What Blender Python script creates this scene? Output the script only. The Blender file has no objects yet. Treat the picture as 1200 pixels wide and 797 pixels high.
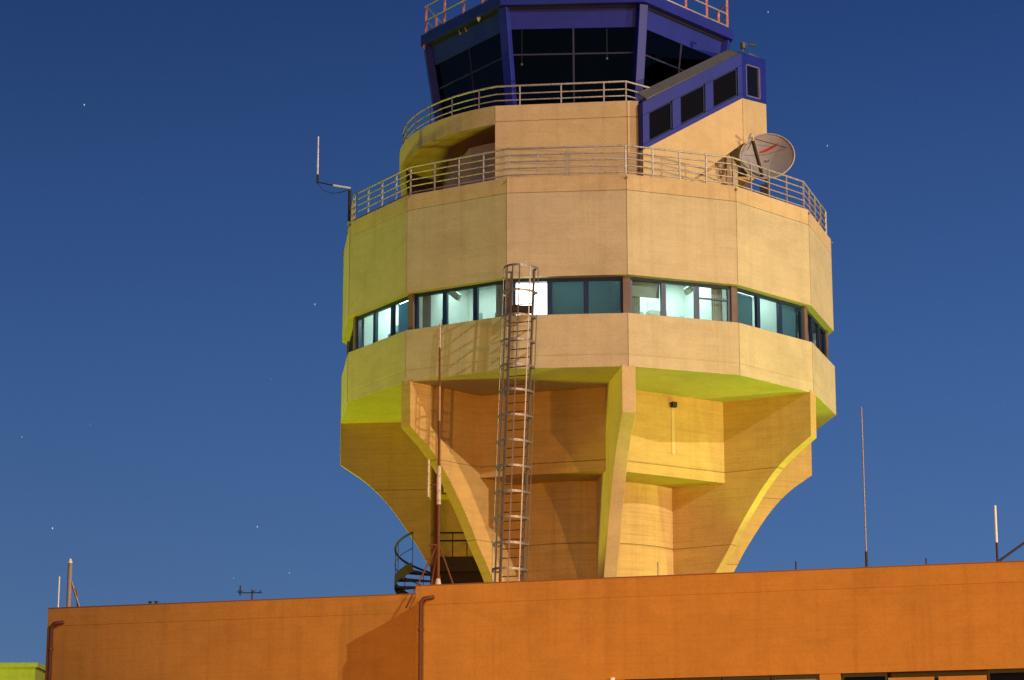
import bpy, math, random
from mathutils import Vector, Matrix
random.seed(7)
PI = math.pi
R = math.radians
scene = bpy.context.scene
COL = scene.collection
sin, cos = math.sin, math.cos

# ------------------------------------------------------------------ materials
def new_mat(name):
    m = bpy.data.materials.new(name); m.use_nodes = True
    nt = m.node_tree; nt.nodes.clear()
    out = nt.nodes.new('ShaderNodeOutputMaterial')
    return m, nt, out

def N(nt, kind, **kw):
    n = nt.nodes.new(kind)
    for k, v in kw.items():
        if k in n.inputs: n.inputs[k].default_value = v
        else: setattr(n, k, v)
    return n

def mul_col(nt, a, b, fac=1.0):
    m = nt.nodes.new('ShaderNodeMix'); m.data_type = 'RGBA'; m.blend_type = 'MULTIPLY'
    m.inputs['Factor'].default_value = fac
    nt.links.new(a, m.inputs['A']); nt.links.new(b, m.inputs['B'])
    return m.outputs['Result']

def ramp(nt, src, stops):
    r = nt.nodes.new('ShaderNodeValToRGB')
    e = r.color_ramp.elements
    while len(e) < len(stops): e.new(0.5)
    for i, (p, c) in enumerate(stops):
        e[i].position = p; e[i].color = (c, c, c, 1) if not hasattr(c, '__len__') else (*c, 1)
    nt.links.new(src, r.inputs['Fac'])
    return r.outputs['Color']

def coords(nt, scale):
    tc = nt.nodes.new('ShaderNodeTexCoord')
    mp = nt.nodes.new('ShaderNodeMapping'); mp.inputs['Scale'].default_value = scale
    nt.links.new(tc.outputs['Object'], mp.inputs['Vector'])
    return mp.outputs['Vector']

def noise(nt, scale3, detail=4, rough=.6):
    n = N(nt, 'ShaderNodeTexNoise', Scale=1.0, Detail=detail, Roughness=rough)
    nt.links.new(coords(nt, scale3), n.inputs['Vector'])
    return n.outputs['Fac']

def concrete(name, col, boards=.5, streak=.5, blotch=.5, rough=.88, bump=.25, dirt=(.55, .42, .3), patch=.6, lines=()):
    m, nt, out = new_mat(name)
    b = N(nt, 'ShaderNodeBsdfPrincipled', Roughness=rough)
    b.inputs['Specular IOR Level'].default_value = .25
    base = nt.nodes.new('ShaderNodeRGB'); base.outputs[0].default_value = (*col, 1)
    c = base.outputs[0]
    bl = noise(nt, (.55, .55, .8), 6, .65)
    c = mul_col(nt, c, ramp(nt, bl, [(.3, (.74, .72, .68)), (.5, (.95, .95, .94)), (.72, (1.08, 1.06, 1.02))]), blotch)
    st = noise(nt, (3.4, 3.4, .13), 5, .7)
    c = mul_col(nt, c, ramp(nt, st, [(.32, dirt), (.5, (.97, .96, .94)), (.75, (1.04, 1.04, 1.03))]), streak)
    bd = noise(nt, (.5, .5, 15.), 3, .6)
    c = mul_col(nt, c, ramp(nt, bd, [(.3, .72), (.5, .97), (.7, 1.06)]), boards)
    pt = noise(nt, (.9, .9, 1.4), 2, .4)
    c = mul_col(nt, c, ramp(nt, pt, [(.40, (1., 1., 1.)), (.43, (.93, .92, .90)), (.56, (.95, .94, .92)), (.585, (1., 1., 1.))]), patch)
    fn = noise(nt, (13, 13, 13), 5, .7)
    c = mul_col(nt, c, ramp(nt, fn, [(.25, .82), (.55, 1.0), (.8, 1.08)]), .6)
    if lines:
        tc = nt.nodes.new('ShaderNodeTexCoord'); sp = nt.nodes.new('ShaderNodeSeparateXYZ'); nt.links.new(tc.outputs['Object'], sp.inputs[0])
        for zz in lines:
            cm = N(nt, 'ShaderNodeMath', operation='COMPARE'); cm.inputs[1].default_value = zz; cm.inputs[2].default_value = .014
            nt.links.new(sp.outputs['Z'], cm.inputs[0])
            c = mul_col(nt, c, ramp(nt, cm.outputs[0], [(0., 1.), (1., .55)]))
    nt.links.new(c, b.inputs['Base Color'])
    bp = N(nt, 'ShaderNodeBump', Strength=bump, Distance=.02)
    ad = N(nt, 'ShaderNodeMath', operation='ADD')
    nt.links.new(bd, ad.inputs[0]); nt.links.new(fn, ad.inputs[1])
    nt.links.new(ad.outputs[0], bp.inputs['Height'])
    nt.links.new(bp.outputs[0], b.inputs['Normal'])
    nt.links.new(b.outputs[0], out.inputs[0])
    return m

def paint(name, col, rough=.5, metal=0., var=.35, scale=4., rust=None):
    m, nt, out = new_mat(name)
    b = N(nt, 'ShaderNodeBsdfPrincipled', Roughness=rough, Metallic=metal)
    base = nt.nodes.new('ShaderNodeRGB'); base.outputs[0].default_value = (*col, 1)
    n1 = noise(nt, (scale,) * 3, 5, .65)
    c = mul_col(nt, base.outputs[0], ramp(nt, n1, [(.3, .6), (.55, 1.0), (.8, 1.12)]), var)
    if rust:
        mx = nt.nodes.new('ShaderNodeMix'); mx.data_type = 'RGBA'
        n2 = noise(nt, (scale * 2.2,) * 3, 6, .7)
        r = ramp(nt, n2, [(.54, 0.), (.62, .85)])
        nt.links.new(r, mx.inputs['Factor']); nt.links.new(c, mx.inputs['A'])
        mx.inputs['B'].default_value = (*rust, 1); c = mx.outputs['Result']
    nt.links.new(c, b.inputs['Base Color'])
    nt.links.new(b.outputs[0], out.inputs[0])
    return m

def glass(name, tint, refl=.12, transp=True, rough=.03, refc=.9):
    m, nt, out = new_mat(name)
    g = N(nt, 'ShaderNodeBsdfGlossy', Roughness=rough); g.inputs['Color'].default_value = (refc, refc, refc, 1)
    if transp: t = N(nt, 'ShaderNodeBsdfTransparent')
    else: t = N(nt, 'ShaderNodeBsdfDiffuse')
    t.inputs['Color'].default_value = (*tint, 1)
    fr = N(nt, 'ShaderNodeFresnel', IOR=1.45)
    ad = N(nt, 'ShaderNodeMath', operation='ADD'); ad.inputs[1].default_value = refl - .04
    nt.links.new(fr.outputs[0], ad.inputs[0])
    mx = N(nt, 'ShaderNodeMixShader')
    nt.links.new(ad.outputs[0], mx.inputs[0]); nt.links.new(t.outputs[0], mx.inputs[1]); nt.links.new(g.outputs[0], mx.inputs[2])
    nt.links.new(mx.outputs[0], out.inputs[0])
    return m

def emit(name, col, s):
    m, nt, out = new_mat(name)
    e = N(nt, 'ShaderNodeEmission', Strength=s); e.inputs['Color'].default_value = (*col, 1)
    nt.links.new(e.outputs[0], out.inputs[0]); return m

CREAM = concrete('cream_concrete', (.60, .51, .31), boards=.2, streak=.16, blotch=.5)
COPE = concrete('yellowed_coping_concrete', (.64, .49, .26), boards=.2, streak=.25, blotch=.45)
CREAM2 = concrete('cream_concrete_smooth', (.64, .49, .25), boards=.1, streak=.12, blotch=.35)
BOARD = concrete('board_marked_concrete', (.58, .39, .14), boards=.42, streak=.15, blotch=.5, bump=.4, lines=(12.58, 14.83))
SHAFTM = concrete('shaft_concrete', (.62, .44, .17), boards=.55, streak=.3, blotch=.45, bump=.35, lines=(12.58,))
ORANGE = concrete('sodium_orange_render', (.49, .235, .045), boards=.2, streak=.26, blotch=.55, bump=.35, dirt=(.6, .5, .45))  # orange of the sodium lighting is put into this base colour
ANNEX = concrete('green_lit_render', (.27, .33, .05), boards=.4, streak=.3)  # base colour carries the yellow-green lamp light on the annex
JOINT = paint('joint_sealant', (.30, .21, .12), .9)
BLUE = paint('blue_paint', (.010, .021, .25), .5, var=.6, scale=1.1)
BLUEDK = paint('dark_blue_aluminium', (.012, .03, .085), .4, var=.2)
GALV = paint('galvanised_steel', (.27, .23, .19), .45, .6, var=.5, scale=9, rust=(.22, .11, .05))
RAILW = paint('grey_rail_paint', (.5, .47, .42), .5, .3, var=.5, scale=6, rust=(.26, .12, .05))
RUST = paint('rusty_steel', (.16, .055, .022), .85, .2, var=.6, scale=8)
DARKST = paint('dark_brown_steel', (.035, .018, .01), .7, .2, var=.4)
SALMON = paint('red_lead_paint', (.62, .2, .12), .6, var=.5, scale=7, rust=(.8, .7, .62))
WHITE = paint('white_fibreglass', (.78, .76, .7), .5, var=.3)
BLACK = paint('black_rubber', (.012, .012, .012), .6)
DISHM = paint('grey_dish_paint', (.34, .32, .31), .55, var=.3, scale=2.5)
REDM = paint('red_vinyl', (.55, .02, .015), .5, var=.1)
GREYF = paint('zinc_flashing', (.26, .25, .2), .5, .5, var=.4)
POSTM = concrete('grey_post_render', (.2, .15, .13), boards=.2)
BLIND = paint('window_blind', (.34, .44, .4), .8, var=.15)
INTW = paint('interior_wall_paint', (.56, .63, .58), .8, var=.2, scale=1.5)
DIMBLIND, nt_, out_ = new_mat('pane_dimming_blind')  # fully drawn dark blind, added to darken panes of dim rooms
df_ = N(nt_, 'ShaderNodeBsdfDiffuse'); df_.inputs['Color'].default_value = (.05, .10, .13, 1)
tl_ = N(nt_, 'ShaderNodeBsdfTranslucent'); tl_.inputs['Color'].default_value = (.19, .27, .31, 1)
mx_ = N(nt_, 'ShaderNodeAddShader'); nt_.links.new(df_.outputs[0], mx_.inputs[0]); nt_.links.new(tl_.outputs[0], mx_.inputs[1]); nt_.links.new(mx_.outputs[0], out_.inputs[0])
CURT = paint('curtain_cloth', (.40, .47, .44), .9, var=.3)
INTD = paint('interior_dark', (.05, .06, .06), .7)
CABIN = paint('cab_interior', (.02, .018, .016), .8)
PIPE = paint('brown_pipe_paint', (.12, .035, .012), .6, var=.4)
ASPH = concrete('asphalt', (.05, .05, .05), boards=0, streak=0, blotch=.8)
ROOFM = concrete('roof_gravel', (.16, .14, .12), boards=0, streak=0, blotch=.8)
GLASS = glass('window_glass', (.82, .95, .93), .03, refc=.45)
CGLASS = glass('tinted_cab_glass', (.18, .16, .14), .03, refc=.45)
DGLASS = glass('dark_window_glass', (.006, .006, .008), .03, False, refc=.35)

# ------------------------------------------------------------------ mesh builder
class MB:
    def __init__(s): s.v = []; s.f = []; s.sm = []
    def add(s, vs, fs, smooth=False):
        o = len(s.v); s.v += [Vector(v) for v in vs]
        s.f += [[i + o for i in f] for f in fs]; s.sm += [smooth] * len(fs)
    def hexa(s, p):            # 8 points: bottom 4 (ccw), top 4
        s.add(p, [(0, 3, 2, 1), (4, 5, 6, 7), (0, 1, 5, 4), (1, 2, 6, 5), (2, 3, 7, 6), (3, 0, 4, 7)])
    def box(s, x0, y0, z0, x1, y1, z1):
        s.hexa([(x0, y0, z0), (x1, y0, z0), (x1, y1, z0), (x0, y1, z0), (x0, y0, z1), (x1, y0, z1), (x1, y1, z1), (x0, y1, z1)])
    def obox(s, o, ax, ay, x0, y0, z0, x1, y1, z1):   # box in a frame: origin o, horizontal axes ax, ay
        o = Vector(o); P = lambda x, y, z: o + ax * x + ay * y + Vector((0, 0, z))
        s.hexa([P(x0, y0, z0), P(x1, y0, z0), P(x1, y1, z0), P(x0, y1, z0), P(x0, y0, z1), P(x1, y0, z1), P(x1, y1, z1), P(x0, y1, z1)])
    def bar(s, p, q, w, h=None, side=None):
        h = h or w; p = Vector(p); q = Vector(q); d = (q - p).normalized()
        a = Vector(side) if side else (Vector((0, 0, 1)) if abs(d.z) < .9 else Vector((1, 0, 0)))
        u = d.cross(a).normalized(); v = u.cross(d).normalized()
        c = [(-w / 2, -h / 2), (w / 2, -h / 2), (w / 2, h / 2), (-w / 2, h / 2)]
        s.hexa([p + u * a_ + v * b_ for a_, b_ in c] + [q + u * a_ + v * b_ for a_, b_ in c])
    def tube(s, pts, r, n=8, close=False, r2=None):
        pts = [Vector(p) for p in pts]; k = len(pts); rings = []
        prev = None
        for i, p in enumerate(pts):
            if close: d = (pts[(i + 1) % k] - pts[i - 1]).normalized()
            elif i == 0: d = (pts[1] - p).normalized()
            elif i == k - 1: d = (p - pts[i - 1]).normalized()
            else: d = ((pts[i + 1] - p).normalized() + (p - pts[i - 1]).normalized()).normalized()
            a = Vector((0, 0, 1)) if abs(d.z) < .9 else Vector((1, 0, 0))
            if prev is not None:
                u = (prev - d * prev.dot(d))
                u = u.normalized() if u.length > 1e-4 else d.cross(a).normalized()
            else: u = d.cross(a).normalized()
            prev = u; v = d.cross(u)
            rr = r if r2 is None else r + (r2 - r) * i / (k - 1)
            rings.append([p + (u * cos(2 * PI * j / n) + v * sin(2 * PI * j / n)) * rr for j in range(n)])
        vs = [x for g in rings for x in g]; fs = []
        for i in range(k if close else k - 1):
            a0 = i * n; b0 = ((i + 1) % k) * n
            for j in range(n): fs.append((a0 + j, a0 + (j + 1) % n, b0 + (j + 1) % n, b0 + j))
        s.add(vs, fs, True)
        if not close:
            s.add(rings[0][::-1], [tuple(range(n))]); s.add(rings[-1], [tuple(range(n))])
    def sweep(s, prof, n, phase=0., c=(0, 0), a0=None, a1=None, smooth=False, closed=True):
        # profile (r, z) swept round a vertical axis on an n-gon, or along azimuths a0..a1 (degrees)
        if a0 is None: az = [phase + 360. * i / n for i in range(n)]; full = True
        else: az = [a0 + (a1 - a0) * i / n for i in range(n + 1)]; full = False
        m = len(prof); vs = []
        for a in az:
            for r, z in prof: vs.append((c[0] + r * sin(R(a)), c[1] - r * cos(R(a)), z))
        fs = []; k = len(az)
        for i in range(k if full else k - 1):
            a_ = i * m; b_ = ((i + 1) % k) * m
            for j in range(m if closed else m - 1):
                fs.append((a_ + j, b_ + j, b_ + (j + 1) % m, a_ + (j + 1) % m))
        s.add(vs, fs, smooth)
        if not full and closed:
            s.add(vs[:m], [tuple(range(m))]); s.add(vs[-m:], [tuple(range(m))[::-1]])
    def prism(s, pts, z0, z1):
        n = len(pts); z0 = z0 if hasattr(z0, '__len__') else [z0] * n; z1 = z1 if hasattr(z1, '__len__') else [z1] * n
        vs = [(p[0], p[1], a) for p, a in zip(pts, z0)] + [(p[0], p[1], a) for p, a in zip(pts, z1)]
        s.add(vs, [tuple(range(n))[::-1], tuple(range(n, 2 * n))] + [(i, (i + 1) % n, n + (i + 1) % n, n + i) for i in range(n)])
    def build(s, name, mat, parent=None, bevel=0.):
        me = bpy.data.meshes.new(name)
        off = Vector(parent.get('_o', (0, 0, 0))) if parent else Vector((0, 0, 0))
        me.from_pydata([v - off for v in s.v], [], s.f); me.update()
        for p, q in zip(me.polygons, s.sm): p.use_smooth = q
        me.materials.append(mat)
        o = bpy.data.objects.new(name, me); COL.objects.link(o)
        if parent: o.parent = parent; o['_o'] = tuple(off)
        if bevel:
            b = o.modifiers.new('Bevel', 'BEVEL'); b.width = bevel; b.segments = 2; b.limit_method = 'ANGLE'; b.angle_limit = R(35)
        return o

def thing(name, loc, label, cat, group=None):
    o = bpy.data.objects.new(name, None); COL.objects.link(o); o.location = loc; o['_o'] = tuple(loc)
    o['label'] = label; o['category'] = cat
    if group: o['group'] = group
    return o
def pol(r, a, z=0., c=(0, 0)): return Vector((c[0] + r * sin(R(a)), c[1] - r * cos(R(a)), z))

# ------------------------------------------------------------------ camera
cam = bpy.data.cameras.new('camera'); co = bpy.data.objects.new('camera', cam); COL.objects.link(co)
co.location = (0, -76.6, 1.7); co.rotation_euler = (R(90 + 13.2276), 0, R(1.786))
cam.sensor_width = 36; cam.lens = 36 * 2836.75 / 1200; cam.clip_end = 5000
scene.camera = co

# ------------------------------------------------------------------ setting
g = MB(); g.box(-1500, -1500, -.5, 1500, 1500, 0)
gr = g.build('ground', ASPH); gr['kind'] = 'structure'

# ------------------------------------------------------------------ control tower
NS = 14; ST = 360. / NS; PH = 8.98
T = thing('control_tower', (0, 0, 0), 'tall cream concrete control tower with window drum, curved buttresses and blue glass cab', 'control tower')

# shaft and the heptagonal box between the buttresses
m = MB(); m.sweep([(3.2, 0), (3.2, 12.55), (3.18, 12.56), (3.18, 12.59), (3.2, 12.6), (3.2, 14.6)], 96, closed=False, smooth=False); m.build('shaft', SHAFTM, T)
m = MB(); m.sweep([(3.0, 17.06), (5.12, 17.06), (5.12, 14.86), (5.10, 14.85), (5.10, 14.83), (5.12, 14.82), (5.12, 14.5), (3.0, 14.5)], 7, PH); m.build('plant_box', BOARD, T)

# buttresses
prof = [(7.985, 17.1), (7.97, 15.69), (7.66, 15.48), (7.22, 15.17), (6.74, 14.74), (6.26, 14.19), (5.82, 13.58), (5.42, 12.98), (5.07, 12.38), (4.62, 11.7), (4.2, 10.9), (3.85, 10.0), (3.55, 9.0), (3.35, 8.0), (3.25, 6.5), (3.22, 0)]
def cr(p0, p1, p2, p3, t):
    return tuple(.5 * ((2 * b) + (-a + c) * t + (2 * a - 5 * b + 4 * c - d) * t * t + (-a + 3 * b - 3 * c + d) * t ** 3) for a, b, c, d in zip(p0, p1, p2, p3))
sm = [prof[0], prof[1]]
for i in range(1, len(prof) - 2):
    p0 = prof[i - 1] if i > 1 else (8.28, 15.9)
    for k in range(1, 5): sm.append(cr(p0, prof[i], prof[i + 1], prof[i + 2], k / 4))
sm.append(prof[-1])
for k in range(7):
    az = PH + k * 360 / 7
    u = pol(1, az); n = Vector((cos(R(az)), sin(R(az)), 0)); h = .2
    out = [(r, z) for r, z in sm]; inn = [(2.7, z) for r, z in sm]
    vs = []
    for (r, z), (ri, zi) in zip(out, inn):
        vs += [u * r - n * h + Vector((0, 0, z)), u * r + n * h + Vector((0, 0, z)), u * ri - n * h + Vector((0, 0, zi)), u * ri + n * h + Vector((0, 0, zi))]
    fs = []
    for i in range(len(sm) - 1):
        a = 4 * i; b = a + 4
        fs += [(a, a + 1, b + 1, b), (a + 1, a + 3, b + 3, b + 1), (a + 2, a, b, b + 2)]
    fs += [(0, 2, 3, 1)]
    m = MB(); m.add(vs, fs); m.build('buttress', CREAM2 if k in (0,) else BOARD, T, bevel=.012)

# drum: lower band with soffit, upper band
m = MB(); m.sweep([(8., 18.65), (8., 17.425), (7.985, 17.42), (7.985, 17.40), (8., 17.395), (8., 17.05), (2.9, 17.05), (2.9, 17.35), (7.76, 17.35), (7.76, 18.65)], NS, PH)
m.build('lower_band', CREAM, T, bevel=.015)
m = MB(); m.sweep([(7.75, 22.88), (8., 22.88), (8., 22.40), (7.75, 22.40)], NS, PH); m.build('coping', COPE, T, bevel=.01)
m = MB(); m.sweep([(7.62, 22.385), (8., 22.385), (8., 19.81), (7.62, 19.81)], NS, PH)
m.build('upper_band', CREAM, T)
m = MB(); m.sweep([(0.01, 22.5), (7.62, 22.5), (7.62, 22.6), (0.01, 22.6)], NS, PH); m.build('roof_deck', ROOFM, T)
for k in range(NS):
    az = PH + k * ST
    m = MB()
    for z0, z1 in ((17.06, 18.64), (19.82, 22.87)):
        p = pol(8.003, az); m.bar(p + Vector((0, 0, z0)), p + Vector((0, 0, z1)), .009, .009)
    m.build('movement_joint', JOINT, T)
    p = pol(7.72, az); u = pol(1, az); n = Vector((cos(R(az)), sin(R(az)), 0))
    m = MB(); m.obox(p, n, u, -.11, -.12, 18.655, .11, .1, 19.805); m.build('window_post', POSTM, T)
    # small dark fixing below each corner of the coping
    m = MB(); m.tube([pol(8.01, az, 22.78), pol(8.05, az, 22.74)], .03, 8); m.build('fixing', JOINT, T)

# rooms behind the window ribbon
m = MB(); m.sweep([(5.4, 17.9), (7.74, 17.9), (7.74, 17.95), (5.4, 17.95)], NS, PH); m.build('room_floor', INTD, T)
m = MB(); m.sweep([(5.3, 20.32), (7.6, 20.32), (7.6, 20.38), (5.3, 20.38)], NS, PH); m.build('room_ceiling', INTW, T)
m = MB(); m.sweep([(5.3, 17.9), (5.4, 17.9), (5.4, 20.38), (5.3, 20.38)], NS, PH); m.build('room_back_wall', INTW, T)
bay = {-4: .4, -3: 5.5, -2: 2.9, -1: 2.2, 0: 5.0, 1: 2.6, 2: .12}
# per pane: how far a blind is drawn down from the head (0..1), None = none, over-full = dark blind added to dim the pane
blind = {(-3, 0): .0, (-3, 1): .0, (-3, 2): 1.01, (-2, 0): .0, (-2, 1): .0, (-2, 2): .0, (-1, 1): 1.01, (-1, 2): 1.01,
         (0, 0): .45, (0, 1): .0, (0, 2): .0, (1, 0): 1.01, (1, 1): .0, (1, 2): 1.01}
half = 7.72 * sin(R(ST / 2)); apo = 7.72 * cos(R(ST / 2))
for k in range(-6, 8):
    am = PH + (k + .5) * ST
    o = pol(apo, am); ax = Vector((cos(R(am)), sin(R(am)), 0)); ay = pol(1, am)
    W = half - .10
    # partition at the start of the bay
    p = PH + k * ST; u = pol(1, p); n_ = Vector((cos(R(p)), sin(R(p)), 0))
    m = MB(); m.obox((0, 0, 0), n_, u, -.05, 5.4, 17.95, .05, 7.5, 20.32); m.build('room_partition', INTW, T)
    s = bay.get(k, .15)
    m = MB(); m.obox(o, ax, ay, -1.1, -1.55, 20.27, 1.1, -.75, 20.31)
    m.build('ceiling_light', emit('tube_light_%d' % k, (.80, 1., .97), s * 3.0), T)
    for i in range(3):
        x0 = -W + i * 2 * W / 3; x1 = x0 + 2 * W / 3; z0, z1 = 18.66, 19.80; t = .075
        m = MB()
        m.obox(o, ax, ay, x0 + .003, -.05, z0, x0 + t, .05, z1); m.obox(o, ax, ay, x1 - t, -.05, z0, x1 - .003, .05, z1)
        m.obox(o, ax, ay, x0 + t, -.05, z0, x1 - t, .05, z0 + .05); m.obox(o, ax, ay, x0 + t, -.05, z1 - .09, x1 - t, .05, z1)
        if (k, i) in ((0, 2),): m.obox(o, ax, ay, x0 + t, -.04, z0 + .68, x1 - t, .04, z0 + .72)
        w = m.build('window', BLUEDK, T)
        P_ = lambda x, z: o + ax * x - ay * .01 + Vector((0, 0, z))
        m = MB(); m.add([P_(x0 + t, z0 + .05), P_(x1 - t, z0 + .05), P_(x1 - t, z1 - .09), P_(x0 + t, z1 - .09)], [(0, 1, 2, 3)])
        m.build('pane', GLASS, w)
        b = blind.get((k, i), 0)
        if b:
            m = MB(); zb = z1 - .05 - b * 1.05
            nsl = int(b * 26) + 2
            for q in range(nsl):
                zz = zb + (z1 - .05 - zb) * q / nsl
                m.obox(o, ax, ay, x0 + t - .02, -.16, zz, x1 - t + .02, -.15, zz + .033)
            m.build('blind', DIMBLIND if b > 1 else BLIND, w)
    if k in (-2, 0):
        m = MB(); sgn = 1 if k != 0 else -1
        m.bar(o + ax * (-1.2 * sgn) - ay * .9 + Vector((0, 0, 20.2)), o + ax * (-.5 * sgn) - ay * .7 + Vector((0, 0, 19.7)), .1, .2)
        m.build('duct', CURT, T)
        for xc, wc in ((-W + .12, .3), (W - .5, .36)):
            m = MB(); pts = [o + ax * (xc + wc * q / 12) - ay * (.2 + .03 * (q % 2)) for q in range(13)]
            for a_, b_ in zip(pts, pts[1:]): m.add([a_ + Vector((0, 0, 18.3)), b_ + Vector((0, 0, 18.3)), b_ + Vector((0, 0, 20.2)), a_ + Vector((0, 0, 20.2))], [(0, 1, 2, 3)])
            m.build('curtain', CURT, T)
    # things seen in the rooms
    if k in (-3, -2, 0, 1):
        rr = random.Random(k + 20)
        for q in range(3):
            xx = -1.3 + q * 1.0 + rr.uniform(-.15, .2); ww = rr.uniform(.3, .7); hh = rr.uniform(.75, 1.35); yy = -rr.uniform(.6, 1.5)
            m = MB(); m.obox(o, ax, ay, xx, yy - .35, 17.96, xx + ww, yy, 17.96 + hh)
            m.obox(o, ax, ay, xx + .03, yy - .3, 17.96 + hh, xx + ww * .5, yy - .26, 17.96 + hh + .3)
            m.build('cabinet', CURT if q % 2 else BLIND, T, bevel=.01)
# the bright lamp behind the pane next to the ladder
am = PH - .5 * ST; o = pol(apo, am); ax = Vector((cos(R(am)), sin(R(am)), 0)); ay = pol(1, am)
m = MB(); m.obox(o, ax, ay, -W + .07, -.2, 18.70, -W + 2 * W / 3 - .07, -.17, 19.72)
m.build('light_panel', emit('bright_light_panel', (1., .97, .9), 5.), T)

m = MB(); m.obox(o, ax, ay, -W - .02, -.27, 18.4, -W + 2 * W / 3 + .04, -.22, 20.3); m.obox(o, ax, ay, -W + 2 * W / 3 - .01, -.22, 18.4, -W + 2 * W / 3 + .04, -.06, 20.3)
m.build('light_spill_block', INTD, T)  # unseen dark boards added to keep the panel from lighting the room

# small fixture and stain pipe on the box
am = PH + 180 / 7.; o = pol(5.12 * cos(PI / 7), am); ax = Vector((cos(R(am)), sin(R(am)), 0)); ay = pol(1, am)
m = MB(); m.obox(o, ax, ay, -.05, .002, 16.66, .11, .14, 16.82); m.build('drain_spout', DARKST, T)
m = MB(); m.obox(o, ax, ay, -.02, .002, 15.2, .09, .012, 16.65); m.build('stain_strip', COPE, T)

# railings
def railing(path, h, rails, mat, spacing, closed=False, z=None, rr=.022, pw=.05, posts=True, pmat=None):
    P = [Vector(p) for p in path]
    m = MB()
    for q in rails: m.tube([p + Vector((0, 0, h * q)) for p in P], rr if q < 1 else rr * 1.35, 6, closed)
    o = m.build('railing', mat, T)
    segs = list(zip(P, P[1:] + P[:1])) if closed else list(zip(P, P[1:]))
    i = 0
    for a, b in segs:
        n = max(1, round((b - a).length / spacing)); d = (b - a).normalized()
        for k in range(n):
            p = a.lerp(b, k / n)
            m = MB(); m.bar(p - Vector((0, 0, .2)), p + Vector((0, 0, h)), pw, pw * .55, side=d); m.build('post', pmat or mat, o)
    return o
railing([pol(7.86, PH + k * ST, 22.88) for k in range(NS)], .93, (.12, .34, .56, .78, 1.), RAILW, .88, closed=True)

# neck under the cab, gallery
CC = (-.2, 0)
m = MB(); m.sweep([(4.5, 22.6), (4.5, 25.3)], 14, PH, CC, closed=False); m.sweep([(5.25, 22.6), (5.25, 25.4), (4.4, 25.4), (4.4, 22.6)], 5, c=CC, a0=22, a1=125); m.build('neck', CREAM2, T)
A = pol(5.9, -25.6, 0, CC); B = pol(5.9, 15.1, 0, CC); C1 = pol(5.95, 18.4, 0, CC)
def inner(p, d=.22): v = Vector((p.x - CC[0], p.y, 0)); return Vector((p.x, p.y, 0)) - v.normalized() * d
m = MB()
for z0, z1, e in ((22.6, 25.38, 0), (25.405, 25.92, 0), (25.38, 25.405, .025)):
    pts = [inner(A, .0 + e), inner(B, e), inner(C1, e), inner(C1, 1.6), inner(B, 1.6), inner(A, 1.6)]
    pts = [(p.x, p.y) for p in pts]; m.prism(pts, z0, z1)
m.build('gallery_wall', CREAM2, T, bevel=.01)
m = MB(); m.bar(B + Vector((0, -.001, 22.62)), B + Vector((0, -.001, 25.9)), .014, .014); m.build('movement_joint', JOINT, T)
m = MB(); m.sweep([(5.9, 25.92), (5.9, 25.32), (5.68, 25.32), (5.68, 25.92)], 60, c=CC, a0=-25.8, a1=-262); m.build('gallery_fascia', CREAM2, T)
m = MB(); m.sweep([(5.7, 25.33), (5.7, 25.42), (.5, 25.42), (.5, 25.33)], 60, c=CC, a0=-25.6, a1=-262); m.sweep([(5.2, 25.33), (5.2, 25.42), (.5, 25.42), (.5, 25.33)], 20, c=CC, a0=-25.6, a1=60); m.build('gallery_slab', BOARD, T)
# curved outer wall that comes down to the deck at the back left
m = MB(); vs = []; fs = []; K = 24
for i in range(K + 1):
    t = i / K; z = 22.6 + (25.34 - 22.6) * t
    a0 = -84 - 30 * (1 - t) ** .8
    for j in range(13):
        a = a0 + (-200 - a0) * j / 12; vs.append(pol(5.88, a, z, CC))
for i in range(K):
    for j in range(12): a = i * 13 + j; fs.append((a, a + 1, a + 14, a + 13))
m.add(vs, fs, False); w = m.build('curved_back_wall', CREAM2, T); sd = w.modifiers.new('Solid', 'SOLIDIFY'); sd.thickness = .2; sd.offset = 1
# sloping stair flank in the recess
m = MB(); vs = []
for i in range(13):
    t = i / 12; a = -70 + 45 * t; zt = 22.75 + 2.2 * min(1, t * 1.5); vs += [pol(5.3, a, 22.6, CC), pol(5.3, a, zt, CC), pol(4.6, a, zt, CC)]
fs = []
for i in range(12): a = 3 * i; fs += [(a, a + 3, a + 4, a + 1), (a + 1, a + 4, a + 5, a + 2)]
m.add(vs, fs); m.build('stair_flank', CREAM2, T)
# gallery railing
pts = [pol(5.78, a, 25.92, CC) for a in range(-150, -25, 6)] + [inner(A, .12) + Vector((0, 0, 25.92)), inner(B, .12) + Vector((0, 0, 25.92)), inner(pol(5.9, 24, 0, CC), .3) + Vector((0, 0, 25.85))]
P = [Vector(p) for p in pts]; hR = .66
m = MB()
for q in (.3, .62, 1.): m.tube([p + Vector((0, 0, hR * q)) for p in P], .022 if q < 1 else .032, 6)
gr_ = m.build('railing', RAILW, T)
for a in (-148, -130, -112, -94, -84, -74, -64, -54, -43, -32):
    p = pol(5.78, a, 25.92, CC); m = MB(); m.bar(p - Vector((0, 0, .25)), p + Vector((0, 0, hR)), .06, .04); m.build('post', GALV if a != -84 else RUST, gr_)
a_, b_ = P[-3], P[-2]
for t in (.18, .5, .83, 1.):
    p = a_.lerp(b_, t); m = MB(); m.bar(p - Vector((0, 0, .25)), p + Vector((0, 0, hR)), .05, .04); m.build('post', RAILW, gr_)
p = P[-1]; m = MB(); m.bar(p - Vector((0, 0, .2)), p + Vector((0, 0, hR)), .06, .05); m.build('post', GALV, gr_)

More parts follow.
